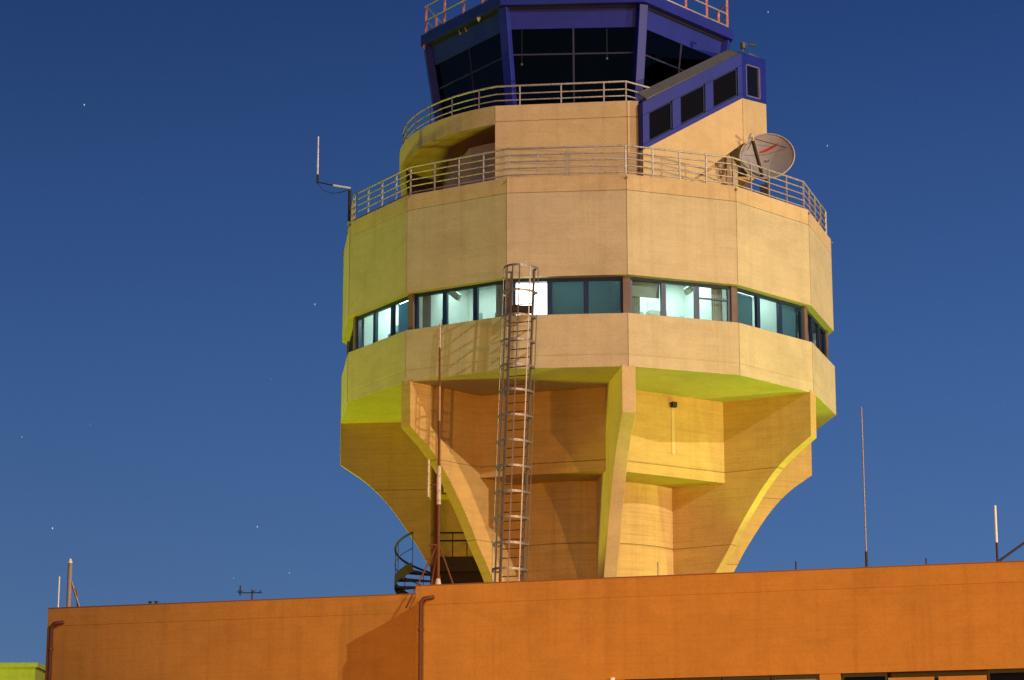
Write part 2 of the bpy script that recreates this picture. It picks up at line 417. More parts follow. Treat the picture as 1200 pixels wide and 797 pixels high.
# stair enclosure, blue glazed band climbing to the right
P1 = pol(6.2, 18.8, 0, CC); P2 = pol(6.2, 57.6, 0, CC); P3 = Vector((5.95, -1.2, 0)); P4 = pol(6.3, 112, 0, CC)
def inn(p, r): v = Vector((p.x - CC[0], p.y, 0)).normalized(); return Vector((CC[0], 0, 0)) + v * r
tops = [25.82, 28.29, 28.80, 29.0]; bots = [24.27, 26.77, 27.28, 27.5]; sof = [22.6, 25.28, 25.8, 26.1]
PP = [P1, P2, P3, P4]
Z = lambda z: Vector((0, 0, z))
enc = MB()
t_ = (2.19 - P1.x) / (P2.x - P1.x); Q = P1.lerp(P2, t_)
def shell(poly, th=.18):       # thin wall from a polygon in a vertical plane
    poly = [Vector(p) for p in poly]; nn = (poly[1] - poly[0]).cross(poly[2] - poly[0]).normalized()
    cen = sum(poly, Vector()) / len(poly)
    if nn.dot(Vector((cen.x - CC[0], cen.y, 0))) < 0: poly.reverse(); nn = -nn
    k = len(poly); return poly + [p - nn * th for p in poly], [tuple(range(k)), tuple(range(2 * k - 1, k - 1, -1))] + [((i + 1) % k, i, i + k, (i + 1) % k + k) for i in range(k)]
enc.add(*shell([P1 + Z(22.6), Q + Z(22.6), P2 + Z(25.28), P2 + Z(bots[1]), P1 + Z(bots[0])]))
enc.add(*shell([P2 + Z(sof[1]), P3 + Z(sof[2]), P3 + Z(bots[2]), P2 + Z(bots[1])]))
enc.add(*shell([P3 + Z(sof[2]), P4 + Z(sof[3]), P4 + Z(bots[3]), P3 + Z(bots[2])]))
# stair soffit and side closing the left end
I1, IQ, I2, I3, I4 = [inn(p, 4.6) for p in (P1, Q, P2, P3, P4)]
enc.add([Q + Z(22.61), P2 + Z(25.28), I2 + Z(25.28), IQ + Z(22.61)], [(0, 1, 2, 3)])
enc.add([P2 + Z(25.28), P3 + Z(25.8), I3 + Z(25.8), I2 + Z(25.28)], [(0, 1, 2, 3)])
enc.add([P3 + Z(25.8), P4 + Z(26.1), I4 + Z(26.1), I3 + Z(25.8)], [(0, 1, 2, 3)])
e = enc.build('stair_enclosure', CREAM2, T)
m = MB(); m.bar(P2 + Z(25.3), P2 + Z(26.74), .014, .014); m.build('movement_joint', JOINT, e)
def slab(m, a, b, za, zb, u0, u1, v0, v1, H, th, out=.02):
    # piece of a sheared band: u along a..b, v metres above the lower edge
    d = (b - a).normalized(); nn = Vector((d.y, -d.x, 0))
    if nn.dot(Vector((a.x - CC[0], a.y, 0))) < 0: nn = -nn
    def pt(u, v, o): return a.lerp(b, u) + Z(za + (zb - za) * u + v) + nn * o
    m.hexa([pt(u0, v0, out), pt(u1, v0, out), pt(u1, v0, out - th), pt(u0, v0, out - th), pt(u0, v1, out), pt(u1, v1, out), pt(u1, v1, out - th), pt(u0, v1, out - th)])
H = 1.54
bb = MB()
wins = [(.06, .29), (.37, .62), (.70, .955)]
slab(bb, P1, P2, bots[0], bots[1], 0, 1, 0, .17, H, .2); slab(bb, P1, P2, bots[0], bots[1], 0, 1, 1.1, H, H, .2)
us = [0] + [x for w_ in wins for x in w_] + [1]
for i in range(0, len(us), 2): slab(bb, P1, P2, bots[0], bots[1], us[i], us[i + 1], .17, 1.1, H, .2)
slab(bb, P2, P3, bots[1], bots[2], 0, 1, 0, .1, H, .2); slab(bb, P2, P3, bots[1], bots[2], 0, 1, 1.2, H, H, .2)
for u0, u1 in ((0, .16), (.76, 1)): slab(bb, P2, P3, bots[1], bots[2], u0, u1, .1, 1.2, H, .2)
slab(bb, P3, P4, bots[2], bots[3], 0, 1, 0, H, H, .2)
# left end of the band, turning in towards the cab
bb.hexa([P1 + Z(24.2), P1 + Z(24.2) + Vector((.02, .2, 0)), I1 + Z(24.2) + Vector((.02, .2, 0)), I1 + Z(24.2), P1 + Z(25.82), P1 + Z(25.82) + Vector((.02, .2, 0)), I1 + Z(25.9) + Vector((.02, .2, 0)), I1 + Z(25.9)])
band = bb.build('blue_band', BLUE, T, bevel=.012)
for (u0, u1) in wins:
    f = MB()
    du = .03 / 4.1
    for a_, b_, c_, d_ in ((u0, u0 + .012, .17, 1.1), (u1 - .012, u1, .17, 1.1), (u0, u1, .17, .21), (u0, u1, 1.06, 1.1)):
        slab(f, P1, P2, bots[0], bots[1], a_ + .0005, b_ - .0005, c_ + .002, d_ - .002, H, .06, -.03)
    w = f.build('window', BLUEDK, band)
    f = MB(); slab(f, P1, P2, bots[0], bots[1], u0, u1, .19, 1.08, H, .01, -.06); f.build('pane', DGLASS, w)
f = MB()
for a_, b_, c_, d_ in ((.16, .2, .1, 1.2), (.72, .76, .1, 1.2), (.16, .76, .1, .15), (.16, .76, 1.15, 1.2)): slab(f, P2, P3, bots[1], bots[2], a_ + .002, b_ - .002, c_ + .002, d_ - .002, H, .06, .01)
w = f.build('window', paint('light_frame_paint', (.16, .15, .3), .5), band)
f = MB(); slab(f, P2, P3, bots[1], bots[2], .18, .74, .12, 1.18, H, .01, -.05); f.build('pane', DGLASS, w)
# sloping zinc roof of the enclosure
m = MB(); r_ = 5.75
J1, J2, J3, J4 = [inn(p, r_) for p in (P1, P2, P3, P4)]
a1, a2 = P1.lerp(P2, .04), P1.lerp(P2, .98)
m.add([a1 + Z(25.96), a2 + Z(28.26), J2 + Z(28.5), J1 + Z(26.25)], [(0, 1, 2, 3)])
m.add([P2 + Z(28.3), P3 + Z(28.8), J3 + Z(28.95), J2 + Z(28.5)], [(0, 1, 2, 3)])
m.add([P3 + Z(28.8), P4 + Z(29.0), J4 + Z(29.3), J3 + Z(29.1)], [(0, 1, 2, 3)])
w = m.build('enclosure_roof', GREYF, T); sd = w.modifiers.new('Solid', 'SOLIDIFY'); sd.thickness = .06

# cab
CP = -27.2; CS = 360 / 7.
m = MB(); m.sweep([(5.28, 29.48), (5.28, 29.84), (.1, 29.84), (.1, 29.48)], 7, CP, CC); m.build('cab_roof', BLUE, T, bevel=.01)
m = MB(); m.sweep([(5.0, 29.47), (4.9, 28.78), (4.78, 28.78), (4.8, 29.47)], 7, CP, CC); m.build('cab_lintel', BLUE, T)
m = MB(); m.sweep([(5.04, 29.475), (5.04, 29.40), (4.99, 29.40), (4.99, 29.475)], 7, CP, CC); m.build('roof_drip', BLACK, T)
for k in range(7):
    a = CP + k * CS
    m = MB(); m.bar(pol(5.04, a, 29.46, CC), pol(4.42, a, 25.42, CC), .3, .26, side=pol(1, a)); m.build('cab_post', BLUE, T, bevel=.02)
    am = a + CS / 2
    q0, q1 = pol(4.86, a, 28.78, CC), pol(4.86, a + CS, 28.78, CC); w0, w1 = pol(4.42, a, 25.9, CC), pol(4.42, a + CS, 25.9, CC)
    m = MB(); m.bar(q0.lerp(q1, .5), w0.lerp(w1, .5), .055, .055)
    s_ = (28.78 - 27.97) / (28.78 - 25.9)
    h0, h1 = q0.lerp(w0, s_), q1.lerp(w1, s_); m.bar(h0.lerp(h1, .03), h0.lerp(h1, .97), .05, .05)
    w = m.build('cab_window', paint('cab_mullion', (.028, .028, .07), .5) if k == 0 else bpy.data.materials['cab_mullion'], T)
    m = MB(); m.add([w0, w1, q1, q0], [(0, 1, 2, 3)]); m.build('pane', CGLASS, w)
m = MB(); m.sweep([(4.5, 25.42), (4.52, 25.95), (4.3, 25.95), (4.3, 25.42)], 7, CP, CC); m.build('cab_sill', BLUE, T)
m = MB(); m.sweep([(4.7, 29.1), (.3, 29.1)], 7, CP, CC, closed=False); m.build('cab_ceiling', CABIN, T)
m = MB(); m.sweep([(1.1, 25.42), (1.1, 29.1)], 12, 0, CC, closed=False); m.build('cab_core', CABIN, T)
m = MB(); m.sweep([(3.9, 25.42), (3.9, 26.45), (3.2, 26.55), (3.2, 25.42)], 7, CP, CC); m.build('console', CABIN, T)
for (x, z, y, c_, r0) in ((-1.95, 27.75, -4.0, (.5, .6, .05), .035), (.75, 27.95, -3.9, (.8, .8, .7), .03), (-2.5, 27.6, -2.9, (.7, .7, .5), .03)):
    m = MB(); m.tube([(x, y, z), (x + .0, y + .05, z)], r0, 8); m.tube([(x, y + .06, z), (x, y + .1, 29.1)], .003, 5)
    m.build('indicator_lamp', emit('indicator', c_, .8), T)
# roof railing, red-lead posts with white rails
rp = [pol(5.1, CP + k * CS, 29.84, CC) for k in range(7)]
m = MB()
for q in (.12, .55, 1.05): m.tube([p + Z(q) for p in rp], .028, 6, True)
rr_ = m.build('roof_railing', RAILW, T)
for k in range(7):
    for t in (0, .25, .5, .75):
        p = rp[k].lerp(rp[(k + 1) % 7], t)
        m = MB(); m.bar(p, p + Z(1.05), .07, .07); m.build('post', SALMON, rr_)
# bulkhead lights under the cab roof edge and clips
def fixture(p, mat, s=.06):
    m = MB(); m.tube([p, p + Z(-s)], s, 10); m.tube([p + Z(-s), p + Z(-s * 2.2)], s * .7, 10, r2=s * .3); return m.build('bulkhead_lamp', mat, T)
AM = paint('amber_lens', (.6, .3, .08), .3)
for (k, t, rr0) in ((6, .02, 5.2), (6, .42, 4.98), (6, .5, 4.98), (6, .72, 5.2)):
    a0, a1 = CP + k * CS, CP + (k + 1) * CS
    p = pol(rr0, a0, 29.47, CC).lerp(pol(rr0, a1, 29.47, CC), t); fixture(p, AM if t < .6 else WHITE)
for k in (0, 1): fixture(pol(5.1, CP + k * CS, 29.44, CC), WHITE, .05)
# wind sensor and bracket lamp where the roof meets the stair enclosure
m = MB(); p = P2 + Z(28.30) + Vector((.05, -.05, 0)); m.bar(p, p + Z(.3), .05); m.bar(p + Z(.25), p + Vector((.3, 0, .24)), .03); m.tube([p + Vector((.22, 0, .25)), p + Vector((.40, 0, .21))], .045, 10); m.tube([p + Z(.12), p + Z(.3)], .085, 10)
m.build('bracket_lamp', paint('olive_metal', (.1, .11, .05), .5), T)

# ------------------------------------------------------------------ ladder
L = thing('caged_ladder', (-2.16, -8.2, 10.7), 'grey galvanised ladder with round safety cage hanging down the front of the drum', 'ladder')
def lad(z):                     # centre line, leaning a little to the left going down
    t = (z - 10.2) / (19.9 - 10.2); return Vector((-2.17 + .36 * t, -8.22, z))
zt, zb = 19.85, 9.2; hw = .35
LA = -20.; LX = Vector((cos(R(LA)), sin(R(LA)), 0)); LF = Vector((sin(R(LA)), -cos(R(LA)), 0))
for s in (-1, 1):
    m = MB(); m.bar(lad(zb) + LX * s * hw, lad(zt) + LX * s * hw, .05, .09, side=LF); m.build('stringer', GALV, L)
z = zb + .1
while z < zt - 1.0:
    c = lad(z); m = MB(); m.tube([c - LX * hw, c + LX * hw], .017, 6); m.build('rung', RUST, L); z += .265
hz = []; z = zt
while z > 10.0: hz.append(z); z -= .735
def hoop(z):
    c = lad(z); pts = []
    for i in range(17):
        a = PI * i / 16; pts.append(c - LX * .50 * cos(a) + LF * (.05 + .74 * sin(a)))
    return [c - LX * hw] + pts + [c + LX * hw]
for z in hz:
    m = MB(); P = hoop(z)
    for a, b in zip(P, P[1:]): m.bar(a, b, .016, .065)
    m.build('hoop', GALV, L)
for i in (1, 4, 7, 9, 11, 14, 17):
    m = MB(); m.bar(hoop(hz[-1])[i], hoop(zt)[i], .035, .014, side=(hoop(zt)[i] - lad(zt))); m.build('cage_strap', GALV, L)
for z in (18.3, 17.6):
    for s in (-1, 1): m = MB(); p = lad(z) + LX * s * hw; m.bar(p, Vector((p.x, -7.8, z)), .04); m.build('wall_bracket', GALV, L)
m = MB(); c = lad(18.85); m.box(c.x - .3, c.y - .02, c.z - .2, c.x + .3, c.y + .36, c.z - .04); m.build('step_plate', DARKST, L)

# ------------------------------------------------------------------ satellite dish
dz = 24.88
D = thing('satellite_dish', (5.75, -3.5, 22.6), 'round grey satellite dish with a red streak logo, behind the deck railing', 'satellite dish')
dn = Vector((-.10, -.93, .30)).normalized(); dx = Vector((0, 0, 1)).cross(dn).normalized() * -1; dy = dx.cross(dn).normalized()
if dy.z < 0: dy = -dy
dc = Vector((5.78, -3.2, dz)); RA = .86
vs = []; fs = []; nr, na = 10, 48
for i in range(nr + 1):
    r = RA * i / nr; dep = .24 * (r / RA) ** 2
    for j in range(na): a = 2 * PI * j / na; vs.append(dc + dx * r * cos(a) + dy * r * sin(a) + dn * (dep - .24))
for i in range(nr):
    for j in range(na): a = i * na + j; b = i * na + (j + 1) % na; fs.append((a, b, b + na, a + na))
m = MB(); m.add(vs, fs, True); o = m.build('reflector', DISHM, D); sd = o.modifiers.new('Solid', 'SOLIDIFY'); sd.thickness = .025
m = MB(); m.tube([dc + dx * RA * cos(2 * PI * j / 48) + dy * RA * sin(2 * PI * j / 48) for j in range(48)], .022, 8, True); m.build('rim', paint('dish_rim', (.5, .46, .42), .5), D)
# red streak mark: a slanting arrow-like dash on the reflector
def dp(x, y): r2 = (x * x + y * y) / RA ** 2; return dc + dx * x + dy * y + dn * (.24 * r2 - .24 + .012)
m = MB()
sg = 1 if dx.x > 0 else -1
def streak(pts):
    m.add([dp(sg * x, y) for x, y in pts], [tuple(range(len(pts)))])
N_ = 8
for i in range(N_):
    x0 = -.24 + .60 * i / N_; x1 = -.24 + .60 * (i + 1) / N_; y = lambda x: .30 + (x + .2) * .42
    w = lambda x: .055 * (1 - abs((x - .05) / .4) ** 1.5) + .012
    streak([(x0, y(x0) - w(x0)), (x1 - .01, y(x1) - w(x1)), (x1 - .01, y(x1) + w(x1) * .4), (x0, y(x0) + w(x0) * .4)])
m.build('logo', REDM, D)
fp = dc + dn * .62 + dy * .26 - dx * sg * .42
m = MB(); m.tube([dp(sg * -.15, -RA * .9), fp - dy * .1], .055, 8); m.tube([dp(sg * -.6, .35), fp], .012, 6); m.tube([dp(sg * .6, .35), fp], .012, 6)
m.build('feed_arm', DARKST, D)
m = MB(); m.tube([fp - dn * .08, fp + dn * .14], .05, 10); m.build('feed_horn', WHITE, D)
bs = Vector((5.78, -2.85, 22.6))
m = MB(); m.tube([bs, bs + Z(2.2)], .06, 10); m.bar(bs + Z(2.0), dc - dn * .24, .12); m.build('mast', GALV, D)
m = MB()
for a in (0, 120, 240): m.tube([bs + Z(1.2), bs + Vector((.8 * cos(R(a + 200)), .8 * sin(R(a + 200)), .03))], .025, 6)
m.build('brace', DARKST, D)
m = MB(); m.box(bs.x - .25, bs.y - .5, bs.z + .9, bs.x + .05, bs.y - .3, bs.z + 1.3); m.build('cable_box', DARKST, D, bevel=.01)

# ------------------------------------------------------------------ side whip antenna on the deck rail
A1 = thing('bracket_antenna', (-7.4, -3.07, 23.8), 'white whip antenna held out on a bracket from the left end of the deck railing', 'antenna')
wx = -8.48
m = MB(); m.tube([(wx, -3.05, 24.42), (wx, -3.05, 25.72)], .028, 8, r2=.02); m.build('whip', WHITE, A1)
m = MB(); m.tube([(wx, -3.05, 24.15), (wx, -3.05, 24.45)], .035, 8); m.tube([(wx, -3.05, 24.2), (-7.95, -3.05, 24.08)], .02, 6); m.tube([(-7.45, -3.05, 23.9), (-7.45, -3.05, 22.9)], .05, 8); m.build('bracket', DARKST, A1)
m = MB(); m.tube([(-7.98, -3.05, 24.09), (-7.42, -3.05, 23.99)], .035, 8); m.build('arm', WHITE, A1)
m = MB(); m.tube([(wx + .02, -3.05, 24.15), (-8.3, -3.05, 23.92), (-8.0, -3.05, 23.82), (-7.7, -3.05, 23.86), (-7.42, -3.05, 23.95)], .012, 6); m.build('cable', BLACK, A1)

# ------------------------------------------------------------------ spiral stair
sc = Vector((-4.78, -1.0, 0))
S = thing('spiral_staircase', (-4.78, -1.0, 8.6), 'dark steel spiral staircase climbing to a landing at the foot of the tower', 'staircase')
m = MB(); m.tube([sc + Z(8.6), sc + Z(16.6)], .15, 14); m.build('column', RUST, S)
zl = 12.1; turn = 1.35; nst = 18; z00 = 8.8; rad = 1.26
rail_pts = []; low_pts = []
for i in range(nst):
    a = -30 + turn * 360 * (i - nst) / nst * 1.0; z = z00 + (zl - z00) * i / nst; a2 = a + turn * 360 / nst * 1.15
    m = MB(); pa = [(pol(.12, a, 0, sc)), pol(rad, a, 0, sc), pol(rad, (a + a2) / 2, 0, sc), pol(rad, a2, 0, sc), pol(.12, a2, 0, sc)]
    m.prism([(p.x, p.y) for p in pa], z - .05, z); m.build('tread', DARKST, S)
m = MB(); m2 = MB()
K = 60
for i in range(K + 1):
    t = i / K; a = -30 + turn * 360 * (t - 1); z = z00 + (zl - z00) * t
    rail_pts.append(pol(rad, a, z + 1.0, sc)); low_pts.append(pol(rad, a, z + .02, sc))
    if i % 4 == 0: m2.tube([pol(rad, a, z - .1, sc), pol(rad, a, z + 1.0, sc)], .012, 6)
m.tube(rail_pts, .035, 8); m.tube([p - Z(.5) for p in rail_pts], .015, 6); h = m.build('handrail', DARKST, S); m2.build('balusters', DARKST, h)
m = MB()
for a, b in zip(low_pts, low_pts[1:]): m.bar(a - Z(.1), b - Z(.1), .02, .3)
m.build('stringer', DARKST, S)
m = MB(); m.box(-4.7, -1.5, 12.02, -2.6, -.2, 12.12); m.box(-4.7, -1.54, 11.95, -2.6, -1.5, 12.42); m.box(-4.6, -1.0, 11.2, -2.6, -.9, 12.0); m.build('landing', DARKST, S)
m = MB()
for z in (13.17, 12.92): m.tube([(-4.7, -1.52, z), (-2.8, -1.52, z)], .03, 6)
for x in (-4.65, -4.2, -3.75, -3.3, -2.85): m.tube([(x, -1.52, 12.4), (x, -1.52, 13.17)], .018, 6)
m.build('landing_railing', DARKST, S)

# ------------------------------------------------------------------ terminal building
fd = Vector((.96403, -.26579, 0)); fn = Vector((-.26579, -.96403, 0))
O0 = Vector((-1.714, -21.627, 0)); O1 = O0 - fn * 1.36        # right wing facade, left wing facade (set back)
BT = thing('terminal_building', tuple(O0), 'long rendered building, sodium orange put into its wall colour, with a plain parapet in front of the tower', 'building')
def wallbox(m, o, s0, s1, d0, d1, z0, z1):     # d measured behind the facade
    m.obox(o, fd, -fn, s0, d0, z0, s1, d1, z1)
TZ = 8.95
m = MB()
wallbox(m, O0, -2.32, 30, 0, .35, 8.52, TZ); wallbox(m, O0, -2.32, 30, 0.012, .35, 8.50, 8.52); wallbox(m, O0, -2.32, 30, 0, .35, 6.68, 8.50)
wallbox(m, O0, -2.32, -2.02, .35, 34, 6.68, TZ)
m.build('right_parapet', ORANGE, BT)
m = MB(); wallbox(m, O1, -12.47, -2.33, 0, .35, 8.52, TZ); wallbox(m, O1, -12.47, -2.33, .012, .35, 8.50, 8.52); wallbox(m, O1, -12.47, -2.33, 0, .35, 0, 8.50); wallbox(m, O1, -12.47, -12.17, .35, 34, 0, TZ)
m.build('left_wing_wall', ORANGE, BT)
m = MB(); wallbox(m, O0, -2.32, 2.62, .02, .35, 0, 6.68); wallbox(m, O0, 2.62, 30, .02, .35, 0, 5.0); wallbox(m, O0, 7.0, 7.46, .02, .34, 5.0, 6.68)
m.build('right_wall', ORANGE, BT)
m = MB(); wallbox(m, O0, -2.0, 30, .36, 34, 8.35, 8.5); wallbox(m, O1, -12.16, -2.34, .36, 33, 8.35, 8.5); wallbox(m, O0, -11.74, 30, 34, 34.3, 0, 8.95); wallbox(m, O0, 29.7, 30, .36, 34, 0, 8.95)
m.build('flat_roof', ROOFM, BT)
m = MB(); wallbox(m, O0, -2.32, 30, -.006, .36, TZ, TZ + .025); m.build('coping', paint('brown_coping', (.2, .07, .025), .7), BT)
m = MB(); wallbox(m, O1, -12.47, -2.33, -.006, .36, TZ, TZ + .025); m.build('coping', bpy.data.materials['brown_coping'], BT)
def bwin(s0, s1, glassm, fr=BLACK):
    m = MB()
    wallbox(m, O0, s0, s0 + .05, .1, .2, 5.0, 6.68); wallbox(m, O0, s1 - .05, s1, .1, .2, 5.0, 6.68)
    wallbox(m, O0, s0 + .05, s1 - .05, .1, .2, 6.6, 6.68); wallbox(m, O0, s0 + .05, s1 - .05, .1, .2, 5.0, 5.08)
    w = m.build('window', fr, BT)
    m = MB(); wallbox(m, O0, s0 + .05, s1 - .05, .16, .17, 5.08, 6.6); m.build('pane', glassm, w)
for s0, s1 in ((2.63, 3.7), (3.72, 4.8), (4.82, 5.9), (5.92, 6.99), (7.47, 8.46), (10.6, 11.6), (11.62, 12.6), (12.62, 13.6)): bwin(s0, s1, DGLASS)
for s0, s1 in ((8.48, 9.46), (9.56, 10.58)):
    m = MB(); wallbox(m, O0, s0, s1, .08, .3, 5.0, 6.56); m.build('infill_panel', ORANGE, BT)
m = MB(); wallbox(m, O0, 8.46, 10.6, .3, .34, 5, 6.68); m.build('dark_backing', BLACK, BT)
# downpipes with a hooked top
def downpipe(o, s, z):
    P = [o + fd * (s + .26) + fn * -.0 + Z(z + .02), o + fd * (s + .2) + fn * .1 + Z(z), o + fd * (s + .07) + fn * .1 + Z(z - .015), o + fd * s + fn * .1 + Z(z - .12), o + fd * s + fn * .1 + Z(0)]
    m = MB(); m.tube(P, .05, 10); d = m.build('downpipe', PIPE, BT)
    for q in (7.9, 6.0, 4.0):
        m = MB(); c = o + fd * s + fn * .1; m.tube([c + Z(q), c + Z(q + .06)], .065, 10); m.build('clip', PIPE, d)
downpipe(O0, -2.16, 8.66); downpipe(O1, -12.3, 8.58)
m = MB(); c = O0 + fd * 2.36 + fn * .04; m.tube([c + Z(6.72), c + Z(6.5)], .06, 10); m.bar(c + Z(6.62), c + Z(6.62) - fn * .1, .05); m.build('drain_spout', WHITE, BT)

# neighbouring building, yellow-green lamp light put into its wall colour
AX = thing('annex_building', (-26, -2, 0), 'wall of a low building, yellow-green light put into its colour, beyond the left end of the orange wall', 'building')
m = MB(); m.box(-42, 3, 0, -18.2, 24, 9.45); m.build('wall', ANNEX, AX)
m = MB(); m.box(-42.1, 2.9, 9.45, -18.1, 24.1, 9.6); m.build('coping', ANNEX, AX)

# ------------------------------------------------------------------ roof masts and antennas
RZ = 8.5
M1 = thing('banded_mast', (-3.52, -19.7, RZ), 'tall thin rusty mast with faded pale bands on a tripod in front of the tower', 'mast')
mx, my = -3.52, -19.7
DULL = paint('faded_white_paint', (.55, .46, .36), .6, var=.6, scale=5, rust=(.3, .16, .08))
TAN = paint('tan_primer', (.38, .2, .1), .7, var=.6, scale=6)
for (z0, z1, mat, r, nm) in ((RZ, 11.07, RUST, .038, 'lower_tube'), (11.07, 12.0, DULL, .055, 'pale_sleeve'), (12.0, 13.1, RUST, .034, 'middle_tube'), (13.1, 13.95, TAN, .032, 'upper_tube'), (13.95, 14.9, RUST, .026, 'joint_tube'), (14.9, 15.5, DULL, .02, 'tip')):
    m = MB(); m.tube([(mx, my, z0), (mx, my, z1)], r, 10); m.build(nm, mat, M1)
m = MB()
for dx_, dy_ in ((-.75, -.1), (-.3, .5), (.55, .6)): m.tube([(mx, my, 10.15), (mx + dx_, my + dy_, RZ + .1)], .022, 6)
m.tube([(mx, my, 10.1), (mx - .22, my, 10.1)], .03, 6)
m.build('tripod', RUST, M1)
m = MB(); m.tube([(mx, my, 9.0), (mx, my, 9.3)], .11, 10, r2=.05); m.build('foot', DULL, M1)
m = MB(); m.tube([(mx - .25, my, 11.25), (mx - .25, my, 12.15)], .032, 8); m.build('side_whip', DULL, M1)
m = MB(); m.bar((mx, my, 11.55), (mx - .25, my, 11.55), .03); m.build('side_arm', RUST, M1)

def whip(x, y, segs, label, braces=(), name='whip_antenna'):
    o = thing(name, (x, y, RZ), label, 'antenna', None)
    for (z0, z1, mat, r, nm) in segs:
        m = MB(); m.tube([(x, y, z0), (x, y, z1)], r, 8); m.build(nm, mat, o)
    for a, b, r in braces:
        m = MB(); m.tube([a, b], r, 6); m.build('brace', DARKST, o)
    return o
whip(6.9, -16.9, [(RZ, 10.3, DARKST, .035, 'stub'), (10.3, 13.95, GALV, .017, 'whip')], 'tallest thin whip antenna on the orange roof, right of the tower')
whip(5.15, -17, [(RZ, 10.05, DARKST, .02, 'rod')], 'short dark rod standing on the roof between the tower and the tall whip', name='roof_rod')
whip(1.75, -17, [(RZ, 10.05, GALV, .014, 'rod')], 'thin rod standing on the roof edge in front of the tower shaft', name='roof_rod')
whip(8.35, -17, [(RZ, 10.12, DARKST, .018, 'rod')], 'short rod right of the tallest whip antenna', name='roof_rod')
whip(10.1, -17, [(RZ, 10.5, DARKST, .03, 'stub'), (10.5, 11.42, WHITE, .03, 'whip')], 'white capped antenna with a diagonal strut at the far right of the roof', [((10.05, -17, 9.98), (11.8, -16.9, 11.2), .035), ((9.9, -17, 9.98), (10.25, -17, 9.98), .04)])
whip(-13.28, -16.3, [(RZ, 9.85, WHITE, .02, 'whip')], 'thin white whip at the left end of the orange roof')
o = thing('rooftop_mast', (-13.05, -16.3, RZ), 'stubby pipe mast with slanting brace near the left end of the roof', 'mast')
X, Y = -13.02, -16.3
m = MB(); m.tube([(X, Y, RZ), (X, Y, 10.18)], .055, 10); m.build('pole', paint('weathered_timber', (.3, .25, .2), .8, rust=(.5, .2, .1)), o)
m = MB(); m.tube([(X, Y, 10.18), (X, Y, 10.3)], .065, 10, r2=.02); m.build('cap', WHITE, o)
m = MB(); m.tube([(X + .05, Y, 9.72), (X + .45, Y + .2, RZ)], .03, 6); m.build('brace', GALV, o)
m = MB(); m.tube([(X + .2, Y, 9.55), (X + .2, Y + .3, RZ)], .02, 6); m.build('brace', GALV, o)
o = thing('small_aerial', (-8.45, -16.3, RZ), 'tiny aerial with stubby elements on the left part of the roof', 'antenna')
X, Y = -8.4, -16.3
m = MB(); m.tube([(X, Y, RZ), (X, Y, 9.5)], .02, 6); m.tube([(X - .35, Y, 9.42), (X + .25, Y, 9.42)], .014, 6)
for x in (-.35, -.27, .05, .2): m.tube([(X + x, Y - .15, 9.42), (X + x, Y + .2, 9.5)], .012, 5)
m.tube([(X - .3, Y, 9.35), (X - .3, Y, 9.6)], .02, 6)
m.build('elements', DARKST, o)
for x in (-10.85, -10.7):
    o = thing('roof_vent', (x, -16.9, RZ), 'tiny dark vent cap just above the left parapet' , 'vent', 'tiny vents on the left parapet')
    m = MB(); m.tube([(x, -16.9, RZ), (x, -16.9, 9.11)], .03, 8); m.build('pipe', DARKST, o)
    m = MB(); m.tube([(x, -16.9, 9.11), (x, -16.9, 9.14)], .05, 8); m.build('cap', DARKST, o)

# ------------------------------------------------------------------ world: moonlit sky with a few stars
MAZ, MEL = 43., 24.
w = bpy.data.worlds.new('World'); scene.world = w; w.use_nodes = True; nt = w.node_tree; nt.nodes.clear()
out = nt.nodes.new('ShaderNodeOutputWorld'); bg = nt.nodes.new('ShaderNodeBackground'); bg.inputs['Strength'].default_value = .1
sky = nt.nodes.new('ShaderNodeTexSky'); sky.sky_type = 'NISHITA'; sky.sun_disc = False
sky.sun_elevation = R(MEL); sky.sun_rotation = R(180 - MAZ); sky.air_density = 1.; sky.dust_density = .2; sky.ozone_density = 3.
tc = nt.nodes.new('ShaderNodeTexCoord'); sep = nt.nodes.new('ShaderNodeSeparateXYZ'); nt.links.new(tc.outputs['Generated'], sep.inputs[0])
rm = ramp(nt, sep.outputs['Z'], [(0.0, (1.3, 1.55, 1.6)), (.10, (.93, 1.13, 1.28)), (.22, (.62, .87, 1.12)), (.36, (.31, .47, .73)), (1., (.15, .28, .5))])
base = nt.nodes.new('ShaderNodeRGB'); base.outputs[0].default_value = (.50, .97, 2.3, 1)
# night tint: the Nishita sky is desaturated towards a deep blue, then shaped by height
mixs = nt.nodes.new('ShaderNodeMix'); mixs.data_type = 'RGBA'; mixs.inputs['Factor'].default_value = .88
mixs.clamp_factor = True
nt.links.new(sky.outputs[0], mixs.inputs['A']); nt.links.new(base.outputs[0], mixs.inputs['B'])
c = mul_col(nt, mixs.outputs['Result'], rm)
# left side of the sky a little darker
rx = ramp(nt, sep.outputs['X'], [(0., .8), (1., 1.0)])
mr = nt.nodes.new('ShaderNodeMapRange'); mr.inputs['From Min'].default_value = -.22; mr.inputs['From Max'].default_value = .2; mr.inputs['To Min'].default_value = .84; mr.inputs['To Max'].default_value = 1.06
nt.links.new(sep.outputs['X'], mr.inputs['Value'])
vm = nt.nodes.new('ShaderNodeVectorMath'); vm.operation = 'SCALE'; nt.links.new(c, vm.inputs[0]); nt.links.new(mr.outputs[0], vm.inputs['Scale']); c = vm.outputs[0]
vor = nt.nodes.new('ShaderNodeTexVoronoi'); vor.inputs['Scale'].default_value = 80
mp = nt.nodes.new('ShaderNodeMapping'); mp.inputs['Rotation'].default_value = (.0, .35, .0); mp.inputs['Scale'].default_value = (1.25, 1, .8)
nt.links.new(tc.outputs['Generated'], mp.inputs['Vector']); nt.links.new(mp.outputs[0], vor.inputs['Vector'])
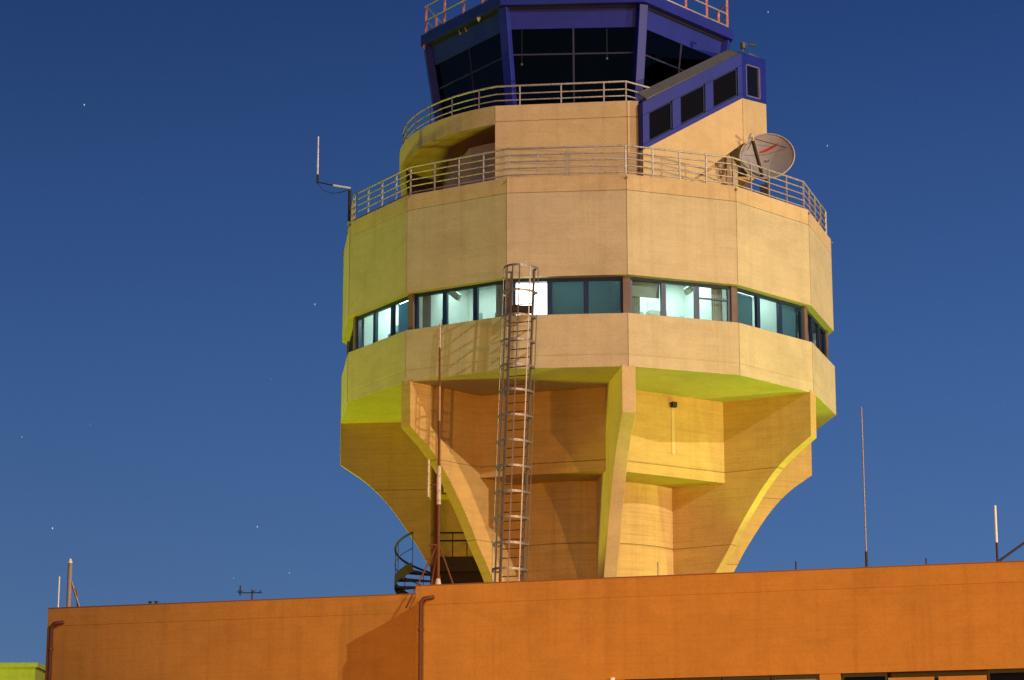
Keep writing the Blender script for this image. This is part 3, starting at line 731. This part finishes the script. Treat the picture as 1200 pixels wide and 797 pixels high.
st = ramp(nt, vor.outputs['Distance'], [(0., 1.), (.016, .7), (.034, 0.)])
sp = nt.nodes.new('ShaderNodeSeparateColor'); nt.links.new(vor.outputs['Color'], sp.inputs[0])
pw = nt.nodes.new('ShaderNodeMath'); pw.operation = 'POWER'; pw.inputs[1].default_value = 1.7; nt.links.new(sp.outputs[0], pw.inputs[0])
mm = nt.nodes.new('ShaderNodeMath'); mm.operation = 'MULTIPLY'; nt.links.new(st, mm.inputs[0]); nt.links.new(pw.outputs[0], mm.inputs[1])
m3 = nt.nodes.new('ShaderNodeMath'); m3.operation = 'MULTIPLY'; m3.inputs[1].default_value = 9.; nt.links.new(mm.outputs[0], m3.inputs[0])
ad = nt.nodes.new('ShaderNodeVectorMath'); ad.operation = 'ADD'; nt.links.new(c, ad.inputs[0]); nt.links.new(m3.outputs[0], ad.inputs[1])
nt.links.new(ad.outputs[0], bg.inputs['Color']); nt.links.new(bg.outputs[0], out.inputs[0])

# ------------------------------------------------------------------ lights
def aim(o, tgt): o.rotation_euler = (Vector(tgt) - o.location).to_track_quat('-Z', 'Y').to_euler()
s = bpy.data.lights.new('moon', 'SUN'); s.energy = 1.6; s.angle = R(.5); s.color = (1., .85, .70)
so = bpy.data.objects.new('moon', s); COL.objects.link(so)
so.location = pol(100, MAZ, 100 * math.tan(R(MEL))); aim(so, (0, 0, 0))
def spot(name, loc, tgt, power, col, cone=60, blend=.3, size=.15):
    l = bpy.data.lights.new(name, 'SPOT'); l.energy = power; l.color = col; l.spot_size = R(cone); l.spot_blend = blend; l.shadow_soft_size = size
    o = bpy.data.objects.new(name, l); COL.objects.link(o); o.location = loc; aim(o, tgt); return o
# sodium floodlights on apron masts to the front right
spot('sodium_light', (33, -59, 14.5), (0, -3, 14.5), 36000, (1., .44, .07), 40, .4, .3)
spot('sodium_light', (60, -34, 14.8), (0, -3, 16.), 100000, (1., .70, .40), 40, .4, .3)
# unseen fill lamp added near the camera for the orange ambient
spot('sodium_light', (-.8, -76, 4.5), (0, -5, 15.5), 23000, (1., .32, .02), 40, .4, 4.)
# yellow-green lamp low on the left, lighting the left flank
spot('green_floodlight', (-33, -2.2, 2.), (-5, 0, 18), 30000, (.76, .82, .03), 64, .4, 1.3)
# uplights on the roof round the foot of the tower
spot('green_uplight', (8.3, -7.2, 9.0), (5.2, -5.6, 17.0), 1700, (.48, .95, .01), 70, .3, .1)
spot('green_uplight', (10.4, -4.0, 9.0), (5.6, -3.0, 13.8), 1300, (.78, .95, .08), 95, .4, .1)
spot('green_uplight', (-10.0, .47, 9.0), (-6.4, -2.0, 17.0), 850, (.50, .90, .01), 60, .4, .1)
# street lamps in front washing the orange wall
spot('street_lamp_light', (-12, -52, 7), (2, -22, 3.5), 24000, (1., .52, .13), 62, .9, 4.)

# ------------------------------------------------------------------ render settings
for o in list(bpy.data.objects):
    if '_o' in o: del o['_o']
scene.view_settings.view_transform = 'Standard'; scene.view_settings.look = 'None'; scene.view_settings.exposure = 0
scene.cycles.use_denoising = True
scene.cycles.max_bounces = 6; scene.cycles.transparent_max_bounces = 12
scene.cycles.sample_clamp_indirect = 4
